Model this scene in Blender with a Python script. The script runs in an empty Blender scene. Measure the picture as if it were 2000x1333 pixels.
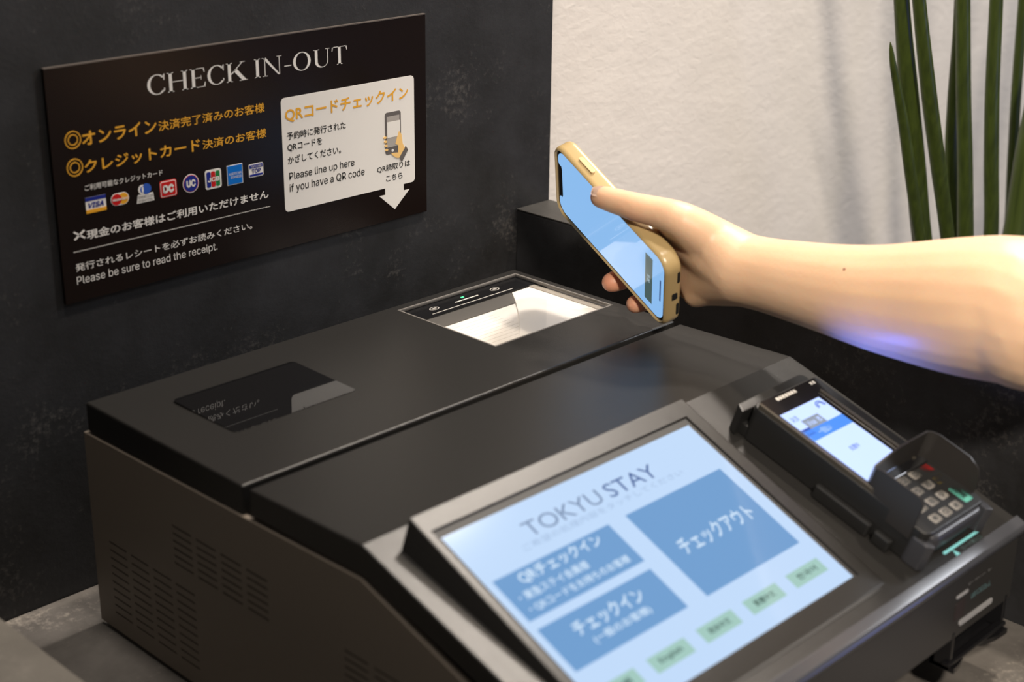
import bpy, bmesh, math, random
from math import sin, cos, radians, pi, sqrt
from mathutils import Vector, Matrix
random.seed(7)
SC = bpy.context.scene
COL = SC.collection
ZC = 0.90                      # height of the counter's surface above the floor; modelling below is relative to it

# ------------------------------------------------------------------ camera
FPX = 3011.0
ROT = Matrix(((0.70096742, 0.24893444, -0.66833848),
              (-0.7130935, 0.26030909, -0.65095072),
              (0.01193053, 0.93288307, 0.35998172)))
CAM = Vector((0.0, -0.91065683, 0.58))
cam_d = bpy.data.cameras.new('camera')
cam = bpy.data.objects.new('camera', cam_d); COL.objects.link(cam)
cam.matrix_world = Matrix.Translation(CAM + Vector((0, 0, ZC))) @ ROT.to_4x4()
cam_d.sensor_width = 36.0; cam_d.lens = FPX/2000*36
cam_d.clip_start = 0.02; cam_d.clip_end = 60
cam_d.dof.use_dof = True; cam_d.dof.focus_distance = 1.22; cam_d.dof.aperture_fstop = 6.0
SC.camera = cam
# ------------------------------------------------------------------ world, lights, exposure
SC.view_settings.view_transform = 'Standard'; SC.view_settings.look = 'None'
SC.view_settings.exposure = 0.0; SC.view_settings.gamma = 1.0; SC.view_settings.use_curve_mapping = False
w = bpy.data.worlds.new('world'); SC.world = w; w.use_nodes = True
w.node_tree.nodes['Background'].inputs[0].default_value = (1.0, 0.93, 0.86, 1)
w.node_tree.nodes['Background'].inputs[1].default_value = 0.12

def lamp(name, loc, target, watts, color, radius, spot=None, blend=0.5):
    if spot:
        l = bpy.data.lights.new(name, 'SPOT'); l.spot_size = radians(spot); l.spot_blend = blend; l.shadow_soft_size = radius
    else:
        l = bpy.data.lights.new(name, 'AREA'); l.shape = 'DISK'; l.size = radius*2
    l.energy = watts; l.color = color
    o = bpy.data.objects.new(name, l); COL.objects.link(o)
    p = Vector(loc)+Vector((0, 0, ZC)); t = Vector(target)+Vector((0, 0, ZC))
    o.location = p; o.rotation_euler = (t-p).to_track_quat('-Z', 'Y').to_euler()
    return o
WARM = (1.0, 0.86, 0.70)
lamp('downlight_or_fill', (1.25, -0.42, 1.60), (0.85, -0.25, 0.0), 12, WARM, 0.035)
lamp('downlight_or_fill', (1.70, -0.08, 1.70), (1.3, -0.05, 0.2), 34, (1.0, 0.90, 0.80), 0.09)
lamp('downlight_or_fill', (0.12, -1.20, 0.95), (1.00, -0.42, 0.22), 98, (1.0, 0.88, 0.74), 0.06, spot=46, blend=1.0)  # fill spot from the camera side, added to brighten the arm
lamp('downlight_or_fill', (0.50, -0.45, 1.60), (0.55, -0.25, 0.0), 11, (1.0, 0.90, 0.80), 0.10)  # extra lamp added to lift the kiosk's left part and the sign
lamp('downlight_or_fill', (2.9, -1.2, 1.6), (1.9, 0.0, 0.3), 25, (0.90, 0.93, 1.0), 0.28)
lamp('blue_fill_glow', (1.30, -1.02, -0.03), (0.88, -0.42, 0.2), 0.4, (0.22, 0.32, 1.0), 0.10)  # added blue lamp standing in for an assumed screen out of view
lamp('terminal_glow_helper', (0.795, -0.418, 0.178), (0.850, -0.445, 0.235), 0.30, (0.09, 0.17, 1.0), 0.0008, spot=105, blend=1.0)  # added blue spot just above the display, tints the forearm's underside

# ------------------------------------------------------------------ helpers
def ray(px, py):
    v = ROT @ Vector((px-1000.0, -(py-666.5), -FPX)); return v.normalized()
def hit(p, axis, val):
    r = ray(*p); t = (val-CAM[axis])/r[axis]; return CAM+r*t
class Frame:
    """a flat face in the scene: origin, x to the right, y up the face, z its normal"""
    def __init__(s, o, ex, ey):
        s.o = Vector(o); s.x = Vector(ex).normalized(); s.y = Vector(ey).normalized(); s.z = s.x.cross(s.y)
    def at(s, a, b, c=0.0): return s.o+s.x*a+s.y*b+s.z*c
    def uv(s, p, c=0.0):
        r = ray(*p); t = ((s.o+s.z*c-CAM).dot(s.z))/r.dot(s.z); d = CAM+r*t-s.o
        return d.dot(s.x), d.dot(s.y)
    def mat(s, c=0.0):
        m = Matrix((s.x, s.y, s.z)).transposed().to_4x4(); m.translation = s.o+s.z*c; return m

def root_loc(o):
    while o.parent: o = o.parent
    return o.location.copy()
def link(name, me, mat, parent=None, smooth=False, base=None):
    """mesh in counter-relative coordinates -> linked object"""
    if isinstance(me, bmesh.types.BMesh):
        bm = me; me = bpy.data.meshes.new(name); bm.to_mesh(me); bm.free()
    o = bpy.data.objects.new(name, me); COL.objects.link(o)
    off = Vector((0, 0, ZC))
    if parent is not None:
        me.transform(Matrix.Translation(off-root_loc(parent))); o.parent = parent
    else:
        b = Vector(base) if base is not None else Vector((0, 0, 0))
        me.transform(Matrix.Translation(-b)); o.location = b+off
    if mat is not None:
        me.materials.clear(); me.materials.append(mat)
    for p in me.polygons: p.use_smooth = smooth
    return o
def tag(o, label=None, cat=None, group=None, kind=None):
    if label: o['label'] = label
    if cat: o['category'] = cat
    if group: o['group'] = group
    if kind: o['kind'] = kind
    return o
def thing(name, loc, label, cat, group=None):
    o = bpy.data.objects.new(name, None); COL.objects.link(o)
    o.location = Vector(loc)+Vector((0, 0, ZC)); o.empty_display_size = 0.02
    return tag(o, label, cat, group)
def autosmooth(o, deg=35):
    me = o.data
    for p in me.polygons: p.use_smooth = True
    bm = bmesh.new(); bm.from_mesh(me)
    for e in bm.edges:
        e.smooth = not (len(e.link_faces) == 2 and e.calc_face_angle(0) > radians(deg))
    bm.to_mesh(me); bm.free()
    wn = o.modifiers.new('weighted', 'WEIGHTED_NORMAL'); wn.mode = 'FACE_AREA'; wn.weight = 100; wn.keep_sharp = True
    return o
def bev(bm, w, seg=2, ang=20):
    if w <= 0: return bm
    es = [e for e in bm.edges if len(e.link_faces) == 2 and e.calc_face_angle(0) > radians(ang)]
    bmesh.ops.bevel(bm, geom=es, offset=w, segments=seg, affect='EDGES', profile=0.5, clamp_overlap=True)
    return bm
def box(x0, x1, y0, y1, z0, z1, b=0.0, seg=2):
    bm = bmesh.new(); bmesh.ops.create_cube(bm, size=1)
    for v in bm.verts:
        v.co = Vector(((x0+x1)/2+v.co.x*(x1-x0), (y0+y1)/2+v.co.y*(y1-y0), (z0+z1)/2+v.co.z*(z1-z0)))
    return bev(bm, b, seg)
def prism_x(prof, x0, x1, b=0.0, seg=2):
    """profile of (y, z) points pulled along x"""
    bm = bmesh.new()
    a = [bm.verts.new((x0, y, z)) for y, z in prof]; c = [bm.verts.new((x1, y, z)) for y, z in prof]
    bm.faces.new(a); bm.faces.new(c[::-1])
    n = len(prof)
    for i in range(n): bm.faces.new((a[i], c[i], c[(i+1) % n], a[(i+1) % n]))
    bmesh.ops.recalc_face_normals(bm, faces=bm.faces)
    return bev(bm, b, seg)
def plate(fr, pts, c0, c1, b=0.0, seg=1):
    """polygon given in face coordinates, thickened from c0 to c1 along the normal"""
    bm = bmesh.new()
    a = [bm.verts.new(fr.at(x, y, c0)) for x, y in pts]; d = [bm.verts.new(fr.at(x, y, c1)) for x, y in pts]
    bm.faces.new(a[::-1]); bm.faces.new(d); n = len(pts)
    for i in range(n): bm.faces.new((a[i], a[(i+1) % n], d[(i+1) % n], d[i]))
    bmesh.ops.recalc_face_normals(bm, faces=bm.faces)
    return bev(bm, b, seg)
def rrect(x0, x1, y0, y1, r, n=5):
    r = min(r, (x1-x0)/2-1e-6, (y1-y0)/2-1e-6); out = []
    for cx, cy, a0 in ((x1-r, y1-r, 0), (x0+r, y1-r, 90), (x0+r, y0+r, 180), (x1-r, y0+r, 270)):
        for i in range(n+1):
            a = radians(a0+90*i/n); out.append((cx+r*cos(a), cy+r*sin(a)))
    return out
def circ(cx, cy, rx, ry=None, n=28):
    ry = rx if ry is None else ry
    return [(cx+rx*cos(2*pi*i/n), cy+ry*sin(2*pi*i/n)) for i in range(n)]
def ringplate(fr, cx, cy, r0, r1, c0, c1, n=32, ky=1.0, a0=0, a1=360):
    bm = bmesh.new(); full = abs(a1-a0) >= 360; m = n if full else n+1
    rows = []
    for r, c in ((r0, c0), (r1, c0), (r1, c1), (r0, c1)):
        rows.append([bm.verts.new(fr.at(cx+r*cos(radians(a0+(a1-a0)*i/n)), cy+ky*r*sin(radians(a0+(a1-a0)*i/n)), c)) for i in range(m)])
    for i in range(n):
        j = (i+1) % m
        for k in range(4): bm.faces.new((rows[k][i], rows[k][j], rows[(k+1) % 4][j], rows[(k+1) % 4][i]))
    bmesh.ops.recalc_face_normals(bm, faces=bm.faces)
    return bm
def merge(bms):
    me = bpy.data.meshes.new('m'); out = bmesh.new()
    for b in bms:
        t = bpy.data.meshes.new('t'); b.to_mesh(t); b.free(); out.from_mesh(t); bpy.data.meshes.remove(t)
    bpy.data.meshes.remove(me); return out
import os
try:
    INTER = bpy.data.fonts.load(os.path.join(bpy.utils.system_resource('DATAFILES'), 'fonts', 'Inter.woff2'))
except Exception:
    INTER = None
def text(fr, s, bl, tr, mat, parent, name='lettering', c=0.0003, bold=0.0, px=True, shear=0.0, plainfont=False):
    """lettering whose ink fills the box from bl (bottom left) to tr (top right)"""
    (x0, y0), (x1, y1) = (fr.uv(bl, c), fr.uv(tr, c)) if px else (bl, tr)
    cu = bpy.data.curves.new('txt', 'FONT'); cu.body = s; cu.size = 1.0; cu.resolution_u = 3; cu.extrude = 0.0; cu.shear = shear
    if INTER and s.isascii() and not plainfont: cu.font = INTER
    o = bpy.data.objects.new('txt', cu); COL.objects.link(o)
    dg = bpy.context.evaluated_depsgraph_get(); dg.update()
    me = bpy.data.meshes.new_from_object(o.evaluated_get(dg))
    bpy.data.objects.remove(o); bpy.data.curves.remove(cu)
    if bold > 0:                       # heavier strokes: the same ink laid down slightly shifted
        src = bmesh.new(); src.from_mesh(me); out = bmesh.new()
        for dx, dy, dz in ((1, 0, 1), (-1, 0, 2), (0, 1, 3), (0, -1, 4), (0, 0, 5)):
            t = me.copy(); t.transform(Matrix.Translation((dx*bold, dy*bold, dz*8e-6))); out.from_mesh(t); bpy.data.meshes.remove(t)
        out.to_mesh(me); out.free(); src.free()
    xs = [v.co.x for v in me.vertices]; ys = [v.co.y for v in me.vertices]
    ax, bx, ay, by = min(xs), max(xs), min(ys), max(ys)
    M = fr.mat(c)
    for v in me.vertices:
        v.co = M @ Vector((x0+(v.co.x-ax)/(bx-ax)*(x1-x0), y0+(v.co.y-ay)/(by-ay)*(y1-y0), v.co.z))
    return link(name, me, mat, parent)

# ------------------------------------------------------------------ materials
def new_mat(name):
    m = bpy.data.materials.new(name); m.use_nodes = True
    return m, m.node_tree, m.node_tree.nodes['Principled BSDF']
def srgb(r, g, b):
    f = lambda c: (c/255/12.92) if c/255 <= 0.04045 else ((c/255+0.055)/1.055)**2.4
    return (f(r), f(g), f(b), 1)
def plain(name, col, rough=0.5, metal=0.0, spec=0.5, noise=0.0, nscale=40.0, bump=0.0, bscale=900.0, coat=0.0):
    m, nt, p = new_mat(name)
    p.inputs['Base Color'].default_value = col; p.inputs['Roughness'].default_value = rough
    p.inputs['Metallic'].default_value = metal; p.inputs['Specular IOR Level'].default_value = spec
    p.inputs['Coat Weight'].default_value = coat; p.inputs['Coat Roughness'].default_value = 0.06
    tc = nt.nodes.new('ShaderNodeTexCoord')
    if noise > 0:
        n = nt.nodes.new('ShaderNodeTexNoise'); n.inputs['Scale'].default_value = nscale; n.inputs['Detail'].default_value = 5
        mx = nt.nodes.new('ShaderNodeMix'); mx.data_type = 'RGBA'
        mx.inputs[6].default_value = tuple(c*(1-noise) for c in col[:3])+(1,); mx.inputs[7].default_value = tuple(min(1, c*(1+noise)) for c in col[:3])+(1,)
        nt.links.new(tc.outputs['Object'], n.inputs['Vector']); nt.links.new(n.outputs['Fac'], mx.inputs[0]); nt.links.new(mx.outputs[2], p.inputs['Base Color'])
    if bump > 0:
        n2 = nt.nodes.new('ShaderNodeTexNoise'); n2.inputs['Scale'].default_value = bscale; n2.inputs['Detail'].default_value = 3
        bp = nt.nodes.new('ShaderNodeBump'); bp.inputs['Strength'].default_value = bump; bp.inputs['Distance'].default_value = 0.0005
        nt.links.new(tc.outputs['Object'], n2.inputs['Vector']); nt.links.new(n2.outputs['Fac'], bp.inputs['Height']); nt.links.new(bp.outputs['Normal'], p.inputs['Normal'])
    return m
def glow(name, col, strength=1.0, rough=0.09, spec=0.18):
    m, nt, p = new_mat(name); p.inputs['Specular IOR Level'].default_value = spec
    p.inputs['Base Color'].default_value = (0.01, 0.01, 0.012, 1); p.inputs['Roughness'].default_value = rough
    p.inputs['Emission Color'].default_value = col; p.inputs['Emission Strength'].default_value = strength
    return m
def stone(name, dark, light, speck, rough=0.55, scale=9.0, speck_col=(0.12, 0.11, 0.10, 1)):
    m, nt, p = new_mat(name); L = nt.links.new
    tc = nt.nodes.new('ShaderNodeTexCoord')
    n1 = nt.nodes.new('ShaderNodeTexNoise'); n1.inputs['Scale'].default_value = scale; n1.inputs['Detail'].default_value = 9; n1.inputs['Roughness'].default_value = 0.68
    r1 = nt.nodes.new('ShaderNodeValToRGB'); r1.color_ramp.elements[0].position = 0.33; r1.color_ramp.elements[1].position = 0.70
    r1.color_ramp.elements[0].color = dark; r1.color_ramp.elements[1].color = light
    n2 = nt.nodes.new('ShaderNodeTexNoise'); n2.inputs['Scale'].default_value = 210; n2.inputs['Detail'].default_value = 4; n2.inputs['Roughness'].default_value = 0.7
    n3 = nt.nodes.new('ShaderNodeTexNoise'); n3.inputs['Scale'].default_value = 16; n3.inputs['Detail'].default_value = 4
    mul = nt.nodes.new('ShaderNodeMath'); mul.operation = 'MULTIPLY'
    r2 = nt.nodes.new('ShaderNodeValToRGB'); r2.color_ramp.elements[0].position = 0.31; r2.color_ramp.elements[1].position = 0.46
    r2.color_ramp.elements[0].color = (0, 0, 0, 1); r2.color_ramp.elements[1].color = (speck, speck, speck, 1)
    mx = nt.nodes.new('ShaderNodeMix'); mx.data_type = 'RGBA'; mx.inputs[7].default_value = speck_col
    for n in (n1, n2, n3): L(tc.outputs['Object'], n.inputs['Vector'])
    L(n1.outputs['Fac'], r1.inputs['Fac']); L(n2.outputs['Fac'], mul.inputs[0]); L(n3.outputs['Fac'], mul.inputs[1]); L(mul.outputs[0], r2.inputs['Fac'])
    L(r2.outputs['Color'], mx.inputs[0]); L(r1.outputs['Color'], mx.inputs[6]); L(mx.outputs[2], p.inputs['Base Color'])
    bp = nt.nodes.new('ShaderNodeBump'); bp.inputs['Strength'].default_value = 0.35; bp.inputs['Distance'].default_value = 0.0006
    L(n2.outputs['Fac'], bp.inputs['Height']); L(bp.outputs['Normal'], p.inputs['Normal'])
    p.inputs['Roughness'].default_value = rough
    return m
def plaster_mat():
    m, nt, p = new_mat('plaster'); L = nt.links.new
    tc = nt.nodes.new('ShaderNodeTexCoord'); mp = nt.nodes.new('ShaderNodeMapping'); mp.inputs['Scale'].default_value = (1, 1, 1.6); mp.inputs['Rotation'].default_value = (0, 0.5, 0)
    n1 = nt.nodes.new('ShaderNodeTexNoise'); n1.inputs['Scale'].default_value = 14; n1.inputs['Detail'].default_value = 6
    n2 = nt.nodes.new('ShaderNodeTexNoise'); n2.inputs['Scale'].default_value = 85; n2.inputs['Detail'].default_value = 4; n2.inputs['Distortion'].default_value = 0.6
    mx = nt.nodes.new('ShaderNodeMix'); mx.data_type = 'RGBA'
    mx.inputs[6].default_value = (0.58, 0.55, 0.52, 1); mx.inputs[7].default_value = (0.70, 0.665, 0.63, 1)
    L(tc.outputs['Object'], mp.inputs['Vector']); L(mp.outputs['Vector'], n1.inputs['Vector']); L(mp.outputs['Vector'], n2.inputs['Vector'])
    L(n1.outputs['Fac'], mx.inputs[0]); L(mx.outputs[2], p.inputs['Base Color'])
    ad = nt.nodes.new('ShaderNodeMath'); ad.operation = 'MULTIPLY_ADD'; ad.inputs[1].default_value = 2.2
    L(n1.outputs['Fac'], ad.inputs[0]); L(n2.outputs['Fac'], ad.inputs[2])
    bp = nt.nodes.new('ShaderNodeBump'); bp.inputs['Strength'].default_value = 0.30; bp.inputs['Distance'].default_value = 0.0012
    L(ad.outputs[0], bp.inputs['Height']); L(bp.outputs['Normal'], p.inputs['Normal'])
    p.inputs['Roughness'].default_value = 0.9; p.inputs['Specular IOR Level'].default_value = 0.2
    return m
M = {}
M['stone_wall'] = stone('dark_stone', (0.0040, 0.0040, 0.0042, 1), (0.0215, 0.0222, 0.0258, 1), 0.60, 0.65, 11, (0.085, 0.080, 0.076, 1))
M['stone_top'] = stone('grey_stone', (0.075, 0.068, 0.062, 1), (0.17, 0.158, 0.145, 1), 0.5, 0.5, 14, (0.42, 0.38, 0.33, 1))
M['stone_ledge'] = stone('ledge_stone', (0.085, 0.078, 0.068, 1), (0.13, 0.12, 0.105, 1), 0.3, 0.5, 12, (0.2, 0.18, 0.16, 1))
M['cap'] = stone('cap_stone', (0.012, 0.0112, 0.010, 1), (0.030, 0.028, 0.025, 1), 0.4)
M['plaster'] = plaster_mat()
M['floor'] = stone('floor_stone', (0.06, 0.055, 0.05, 1), (0.1, 0.09, 0.08, 1), 0.2)
M['cover'] = plain('cover_plastic', (0.0165, 0.0158, 0.0150, 1), 0.29, spec=0.28, bump=0.25, bscale=1800)
M['skirt'] = M['cover']
M['panel'] = plain('side_panel_metal', (0.19, 0.16, 0.13, 1), 0.5, spec=0.5, bump=0.15, bscale=2200)
M['dark'] = plain('black_inside', (0.006, 0.006, 0.006, 1), 0.6)
M['black'] = plain('black_plastic', (0.012, 0.012, 0.012, 1), 0.38, bump=0.1, bscale=1500)
M['gloss'] = plain('glossy_black', (0.008, 0.008, 0.009, 1), 0.08, spec=0.6)
M['mirror'] = plain('tinted_glass', (0.006, 0.006, 0.0065, 1), 0.03, spec=1.0)
M['sign'] = plain('sign_board', (0.0085, 0.0050, 0.0042, 1), 0.27, spec=0.25)
M['sign_lit_edge'] = plain('sign_lit_edge', (0.10, 0.085, 0.075, 1), 0.35)  # paler than the board: light on the top edge put into the colour
M['white'] = plain('white_print', (0.72, 0.70, 0.67, 1), 0.5, spec=0.2)
M['orange'] = plain('orange_print', (0.72, 0.36, 0.035, 1), 0.5, spec=0.2)
M['ink'] = plain('black_print', (0.012, 0.012, 0.012, 1), 0.5, spec=0.2)
M['bezel'] = plain('bezel_plastic', (0.075, 0.066, 0.056, 1), 0.42, spec=0.5, bump=0.15, bscale=1500)

# ================================================================== SETTING
XW0, XW1 = -0.9, 0.980
o = link('wall_back', box(XW0, XW1, 0.0, 0.028, -ZC, 1.9), M['stone_wall'], base=(XW0, 0, -ZC)); tag(o, 'dark stone clad wall behind the sign', kind='structure')
o = link('wall_rear', box(XW1-0.05, 4.2, 0.030, 0.09, -ZC, 1.9), M['plaster'], base=(XW1, 0.03, -ZC)); tag(o, 'cream rough plaster wall behind the plant', kind='structure')
o = link('floor', box(XW0-1.0, 4.2, -2.6, 0.09, -ZC-0.03, -ZC), M['floor'], base=(0, 0, -ZC)); tag(o, 'dark floor below the counter', kind='structure')

XL0 = hit((10, 1214), 2, 0.087).x+.0003
ct = thing('counter', (0.65, -0.3, -ZC), 'mottled grey stone counter under the kiosk', 'counter')
link('worktop', box(XL0, 0.9375, -0.66, -0.0006, -0.03, 0.0), M['stone_top'], ct)
link('base_cabinet', box(XL0+.005, 0.9370, -0.60, -0.01, -ZC, -0.0305), M['stone_wall'], ct)
link('dark_inset', box(0.905, 0.93, -0.61, -0.56, -0.0005, 0.0012), M['black'], ct)
o = link('wall_right', box(0.9380, 0.9802, -0.66, -0.0006, -ZC, 0.1995, 0.0012, 2), M['stone_wall'], base=(0.96, 0, -ZC)); tag(o, 'half-height dark stone wall right of the kiosk', kind='structure')
link('ledge_cap', box(0.9376, 0.9804, -0.66, -0.0006, 0.1996, 0.2008, 0.0005), M['cap'], o)
XL = hit((10, 1214), 2, 0.087).x
o = link('wall_left', box(XL-0.30, XL, -0.66, -0.0006, -ZC, 0.0870, 0.0012, 2), M['stone_ledge'], base=(XL-.1, 0, -ZC)); tag(o, 'low grey stone ledge left of the counter', kind='structure')

# ================================================================== SIGN
SY = -0.0030
SF = Frame((0, SY, 0), (1, 0, 0), (0, 0, 1))
sx0, sx1, sz0, sz1 = 0.4957, 0.8290, 0.2208, 0.3825
sign = thing('wall_sign', (0.66, -0.0015, sz0), 'dark brown CHECK IN-OUT sign with gold and white lettering on the stone wall', 'sign')
o = link('sign_board', box(sx0, sx1, SY, -0.0002, sz0, sz1), M['sign'], sign)
link('board_lit_edge', box(sx0, sx1, SY-0.0002, -0.0004, sz1-0.0006, sz1+0.0002), M['sign_lit_edge'], sign)  # pale strip paints the shine along the board's top edge

def serif_glyphs():
    """high-contrast serif capitals as polygon pieces in a unit-high cell: char -> (advance, [polygons])"""
    T, H, S, D = 0.135, 0.035, 0.075, 0.03
    R = lambda x0, x1, y0, y1: [(x0, y0), (x1, y0), (x1, y1), (x0, y1)]
    def stem(x, w=T, top=True, bot=True):
        out = [R(x, x+w, 0, 1)]
        if bot: out.append([(x-S, 0), (x+w+S, 0), (x+w+S, D*.6), (x+w, D*1.8), (x, D*1.8), (x-S, D*.6)])
        if top: out.append([(x-S, 1), (x-S, 1-D*.6), (x, 1-D*1.8), (x+w, 1-D*1.8), (x+w+S, 1-D*.6), (x+w+S, 1)])
        return out
    def arc(cx, cy, rx, ry, ix, iy, a0, a1, n=26, sh=0.0):
        out = []
        for i in range(n):
            a, b = radians(a0+(a1-a0)*i/n), radians(a0+(a1-a0)*(i+1)/n)
            out.append([(cx+rx*cos(a), cy+ry*sin(a)), (cx+rx*cos(b), cy+ry*sin(b)), (cx+sh+ix*cos(b), cy+iy*sin(b)), (cx+sh+ix*cos(a), cy+iy*sin(a))])
        return out
    G = {}
    G['C'] = (0.86, arc(.44, .5, .42, .515, .29, .475, 42, 318)+[[(.735, .68), (.765, .68), (.775, 1.0), (.74, .99), (.70, .88)], [(.735, .30), (.775, .26), (.76, .14), (.71, .14)]])
    G['H'] = (1.00, stem(.10)+stem(.72)+[R(.2, .75, .49, .49+H)])
    G['E'] = (0.78, stem(.10, bot=True)+[R(.2, .66, 0, H), R(.2, .64, 1-H, 1), R(.2, .52, .49, .49+H), [(.60, 0), (.68, 0), (.71, .25), (.68, .25)], [(.60, 1), (.66, 1), (.68, .77), (.65, .77)], R(.50, .525, .40, .62)])
    G['K'] = (0.96, stem(.10)+[[(.23, .42), (.27, .38), (.80, .98), (.75, .98)], [(.36, .56), (.50, .66), (.94, .03), (.74, .03)], R(.66, .90, .975, 1), R(.62, 1.0, 0, .028)])
    G['I'] = (0.36, stem(.11))
    G['N'] = (1.06, [R(.16, .16+H, 0, 1), R(.86, .86+H, 0, 1), [(.08, 1), (.23, 1), (.90, 0), (.86, 0), (.80, .02)], R(.06, .30, 0, .028), R(.76, 1.0, .972, 1), R(.04, .2, .972, 1)])
    G['-'] = (0.46, [R(.06, .40, .36, .36+H*1.3)])
    G['O'] = (0.98, arc(.47, .5, .44, .515, .305, .478, 0, 360, 36))
    G['U'] = (0.98, [R(.15, .15+T, .33, 1), R(.78, .78+H, .33, 1), R(.07, .37, .972, 1), R(.68, .90, .972, 1)]+arc(.4825, .33, .3325, .345, .1975+.05, .30, 180, 360, 18, .05))
    G['T'] = (0.84, stem(.36, top=False)+[R(.06, .80, 1-H, 1), [(.03, .76), (.06, .76), (.11, 1), (.05, 1)], [(.83, .76), (.80, .76), (.75, 1), (.81, 1)]])
    G[' '] = (0.34, [])
    return G
def serif_text(fr, s, bl, tr, mat, parent, c=0.0003):
    G = serif_glyphs(); x = 0; polys = []
    for ch in s:
        adv, ps = G[ch]; polys += [[(x+a, b) for a, b in p] for p in ps]; x += adv
    xs = [a for p in polys for a, b in p]; ax, bx = min(xs), max(xs)
    (x0, y0), (x1, y1) = fr.uv(bl), fr.uv(tr)
    bm = bmesh.new()
    for p in polys:
        vs = [bm.verts.new(fr.at(x0+(a-ax)/(bx-ax)*(x1-x0), y0+b*(y1-y0), c)) for a, b in p]
        try: bm.faces.new(vs)
        except ValueError: pass
    for f in bm.faces:
        f.normal_update()
        if f.normal.dot(fr.z) < 0: f.normal_flip()
    return link('lettering', bm, mat, parent)
serif_text(SF, 'CHECK IN-OUT', (288.5, 187.5), (677, 88), M['white'], sign)
def ring_px(c, r, w, mat, parent, name):
    x, y = SF.uv(c); return link(name, ringplate(SF, x, y, r-w/2, r+w/2, 0.0, 0.0003), mat, parent)
for c in ((142, 273.5), (146, 327.5)):
    bms = []
    x, y = SF.uv(c)
    bms = [ringplate(SF, x, y, .0054, .0061, 0.0, .0003), ringplate(SF, x, y, .0031, .0038, 0.0, .0003)]
    link('bullet_ring', merge(bms), M['orange'], sign)
for s, bl, tr, m, b in (
    ('オンライン', (161, 286), (305, 232), 'orange', .022), ('決済完了済みのお客様', (310, 257), (516, 200), 'orange', .012),
    ('クレジットカード', (166, 339.5), (390, 270.5), 'orange', .022), ('決済のお客様', (396, 293), (519.5, 250), 'orange', .012),
    ('ご利用可能なクレジットカード', (166, 374), (317, 331), 'white', .010),
    ('現金のお客様はご利用いただけません', (170, 469), (524, 370), 'white', .020),
    ('発行されるレシートを必ずお読みください。', (148.3, 532), (492, 433), 'white', .010),
    ('Please be sure to read the receipt.', (151.5, 561), (424, 473), 'white', .002)):
    text(SF, s, bl, tr, M[m], sign, bold=b)
# cross before the cash line
x0, y0 = SF.uv((144.5, 471)); x1, y1 = SF.uv((165.5, 448)); t = .0009
bm = merge([plate(SF, [(x0, y0+t), (x0+t, y0), (x1, y1-t), (x1-t, y1)], 0, .0003), plate(SF, [(x0, y1-t), (x0+t, y1), (x1, y0+t), (x1-t, y0)], 0, .0003)])
link('cross_mark', bm, M['white'], sign)
# dotted rule
xa, ya = SF.uv((144, 494.5)); xb, yb = SF.uv((529, 403.5)); bms = []
N = 118
for i in range(N):
    x = xa+(xb-xa)*i/N; bms.append(plate(SF, [(x, ya), (x+.0007, ya), (x+.0007, ya+.00055), (x, ya+.00055)], 0, .0003))
tag(link('dotted_rule', merge(bms), M['white'], sign), kind='stuff')
# credit card marks
red = plain('red_print', srgb(190, 25, 25), .5, spec=.2); blue = plain('blue_print', srgb(25, 40, 130), .5, spec=.2)
yel = plain('yellow_print', srgb(222, 160, 40), .5, spec=.2); sky = plain('sky_blue_print', srgb(0, 105, 195), .5, spec=.2)
grn = plain('green_print', srgb(30, 120, 60), .5, spec=.2); mid = plain('bright_blue_print', srgb(45, 85, 175), .5, spec=.2)
def R4(x0, x1, y0, y1): return [(x0, y0), (x1, y0), (x1, y1), (x0, y1)]
def logo(poly, mat, label):
    o = link('card_logo', plate(SF, poly, 0, .00025), mat, sign); tag(o, label); return o
def sub(o, poly, mat, c=.0004, name='logo_panel'): return link(name, plate(SF, poly, 0.0001, c), mat, o)
cx, cy = SF.uv((187, 398.7)); a, h = .0078, .0055
L1 = logo(R4(cx-a, cx+a, cy-h, cy+h), M['white'], 'white card mark with blue top bar and gold bottom bar')
sub(L1, R4(cx-a, cx+a, cy+h*.55, cy+h), blue); sub(L1, R4(cx-a, cx+a, cy-h, cy-h*.55), yel)
text(SF, 'VISA', (cx-a*.75, cy-h*.35), (cx+a*.75, cy+h*.35), blue, L1, c=.0005, bold=.03, px=False, shear=.25)
cx, cy = SF.uv((234, 388.7))
L2 = logo(circ(cx-.00279, cy, .00435)[7:21]+circ(cx+.00279, cy, .00435)[21:]+circ(cx+.00279, cy, .00435)[:7], M['white'], 'card mark of overlapping red and gold discs')
sub(L2, circ(cx-.00271, cy, .00394), red); sub(L2, circ(cx+.00271, cy, .00394), yel, .000335)
text(SF, 'MasterCard', (cx-.00590, cy-.00090), (cx+.00590, cy+.00098), M['white'], L2, c=.0006, bold=.03, px=False)
cx, cy = SF.uv((283, 378))
L3 = logo([(cx-.00704, cy-.00616), (cx+.00704, cy-.00616), (cx+.00651, cy-.00026), (cx-.00581, cy-.00026)], M['white'], 'white card mark with blue and white discs above small lettering')
sub(L3, circ(cx+.00141, cy+.00317, .00370), mid); sub(L3, circ(cx-.00194, cy+.00317, .00334), M['white'], .000355); sub(L3, circ(cx-.00176, cy+.00317, .00194, .00229), mid, .00044)
sub(L3, circ(cx-.00176, cy+.00317, .00079, .00229), M['white'], .000445)
text(SF, 'DINERS CLUB', (cx-.00563, cy-.00299), (cx+.00598, cy-.00106), M['ink'], L3, c=.0005, px=False); text(SF, 'INTERNATIONAL', (cx-.00598, cy-.00546), (cx+.00616, cy-.00378), M['ink'], L3, c=.0005, px=False)
cx, cy = SF.uv((328.5, 368.2)); a, h = .0070, .0061
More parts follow.
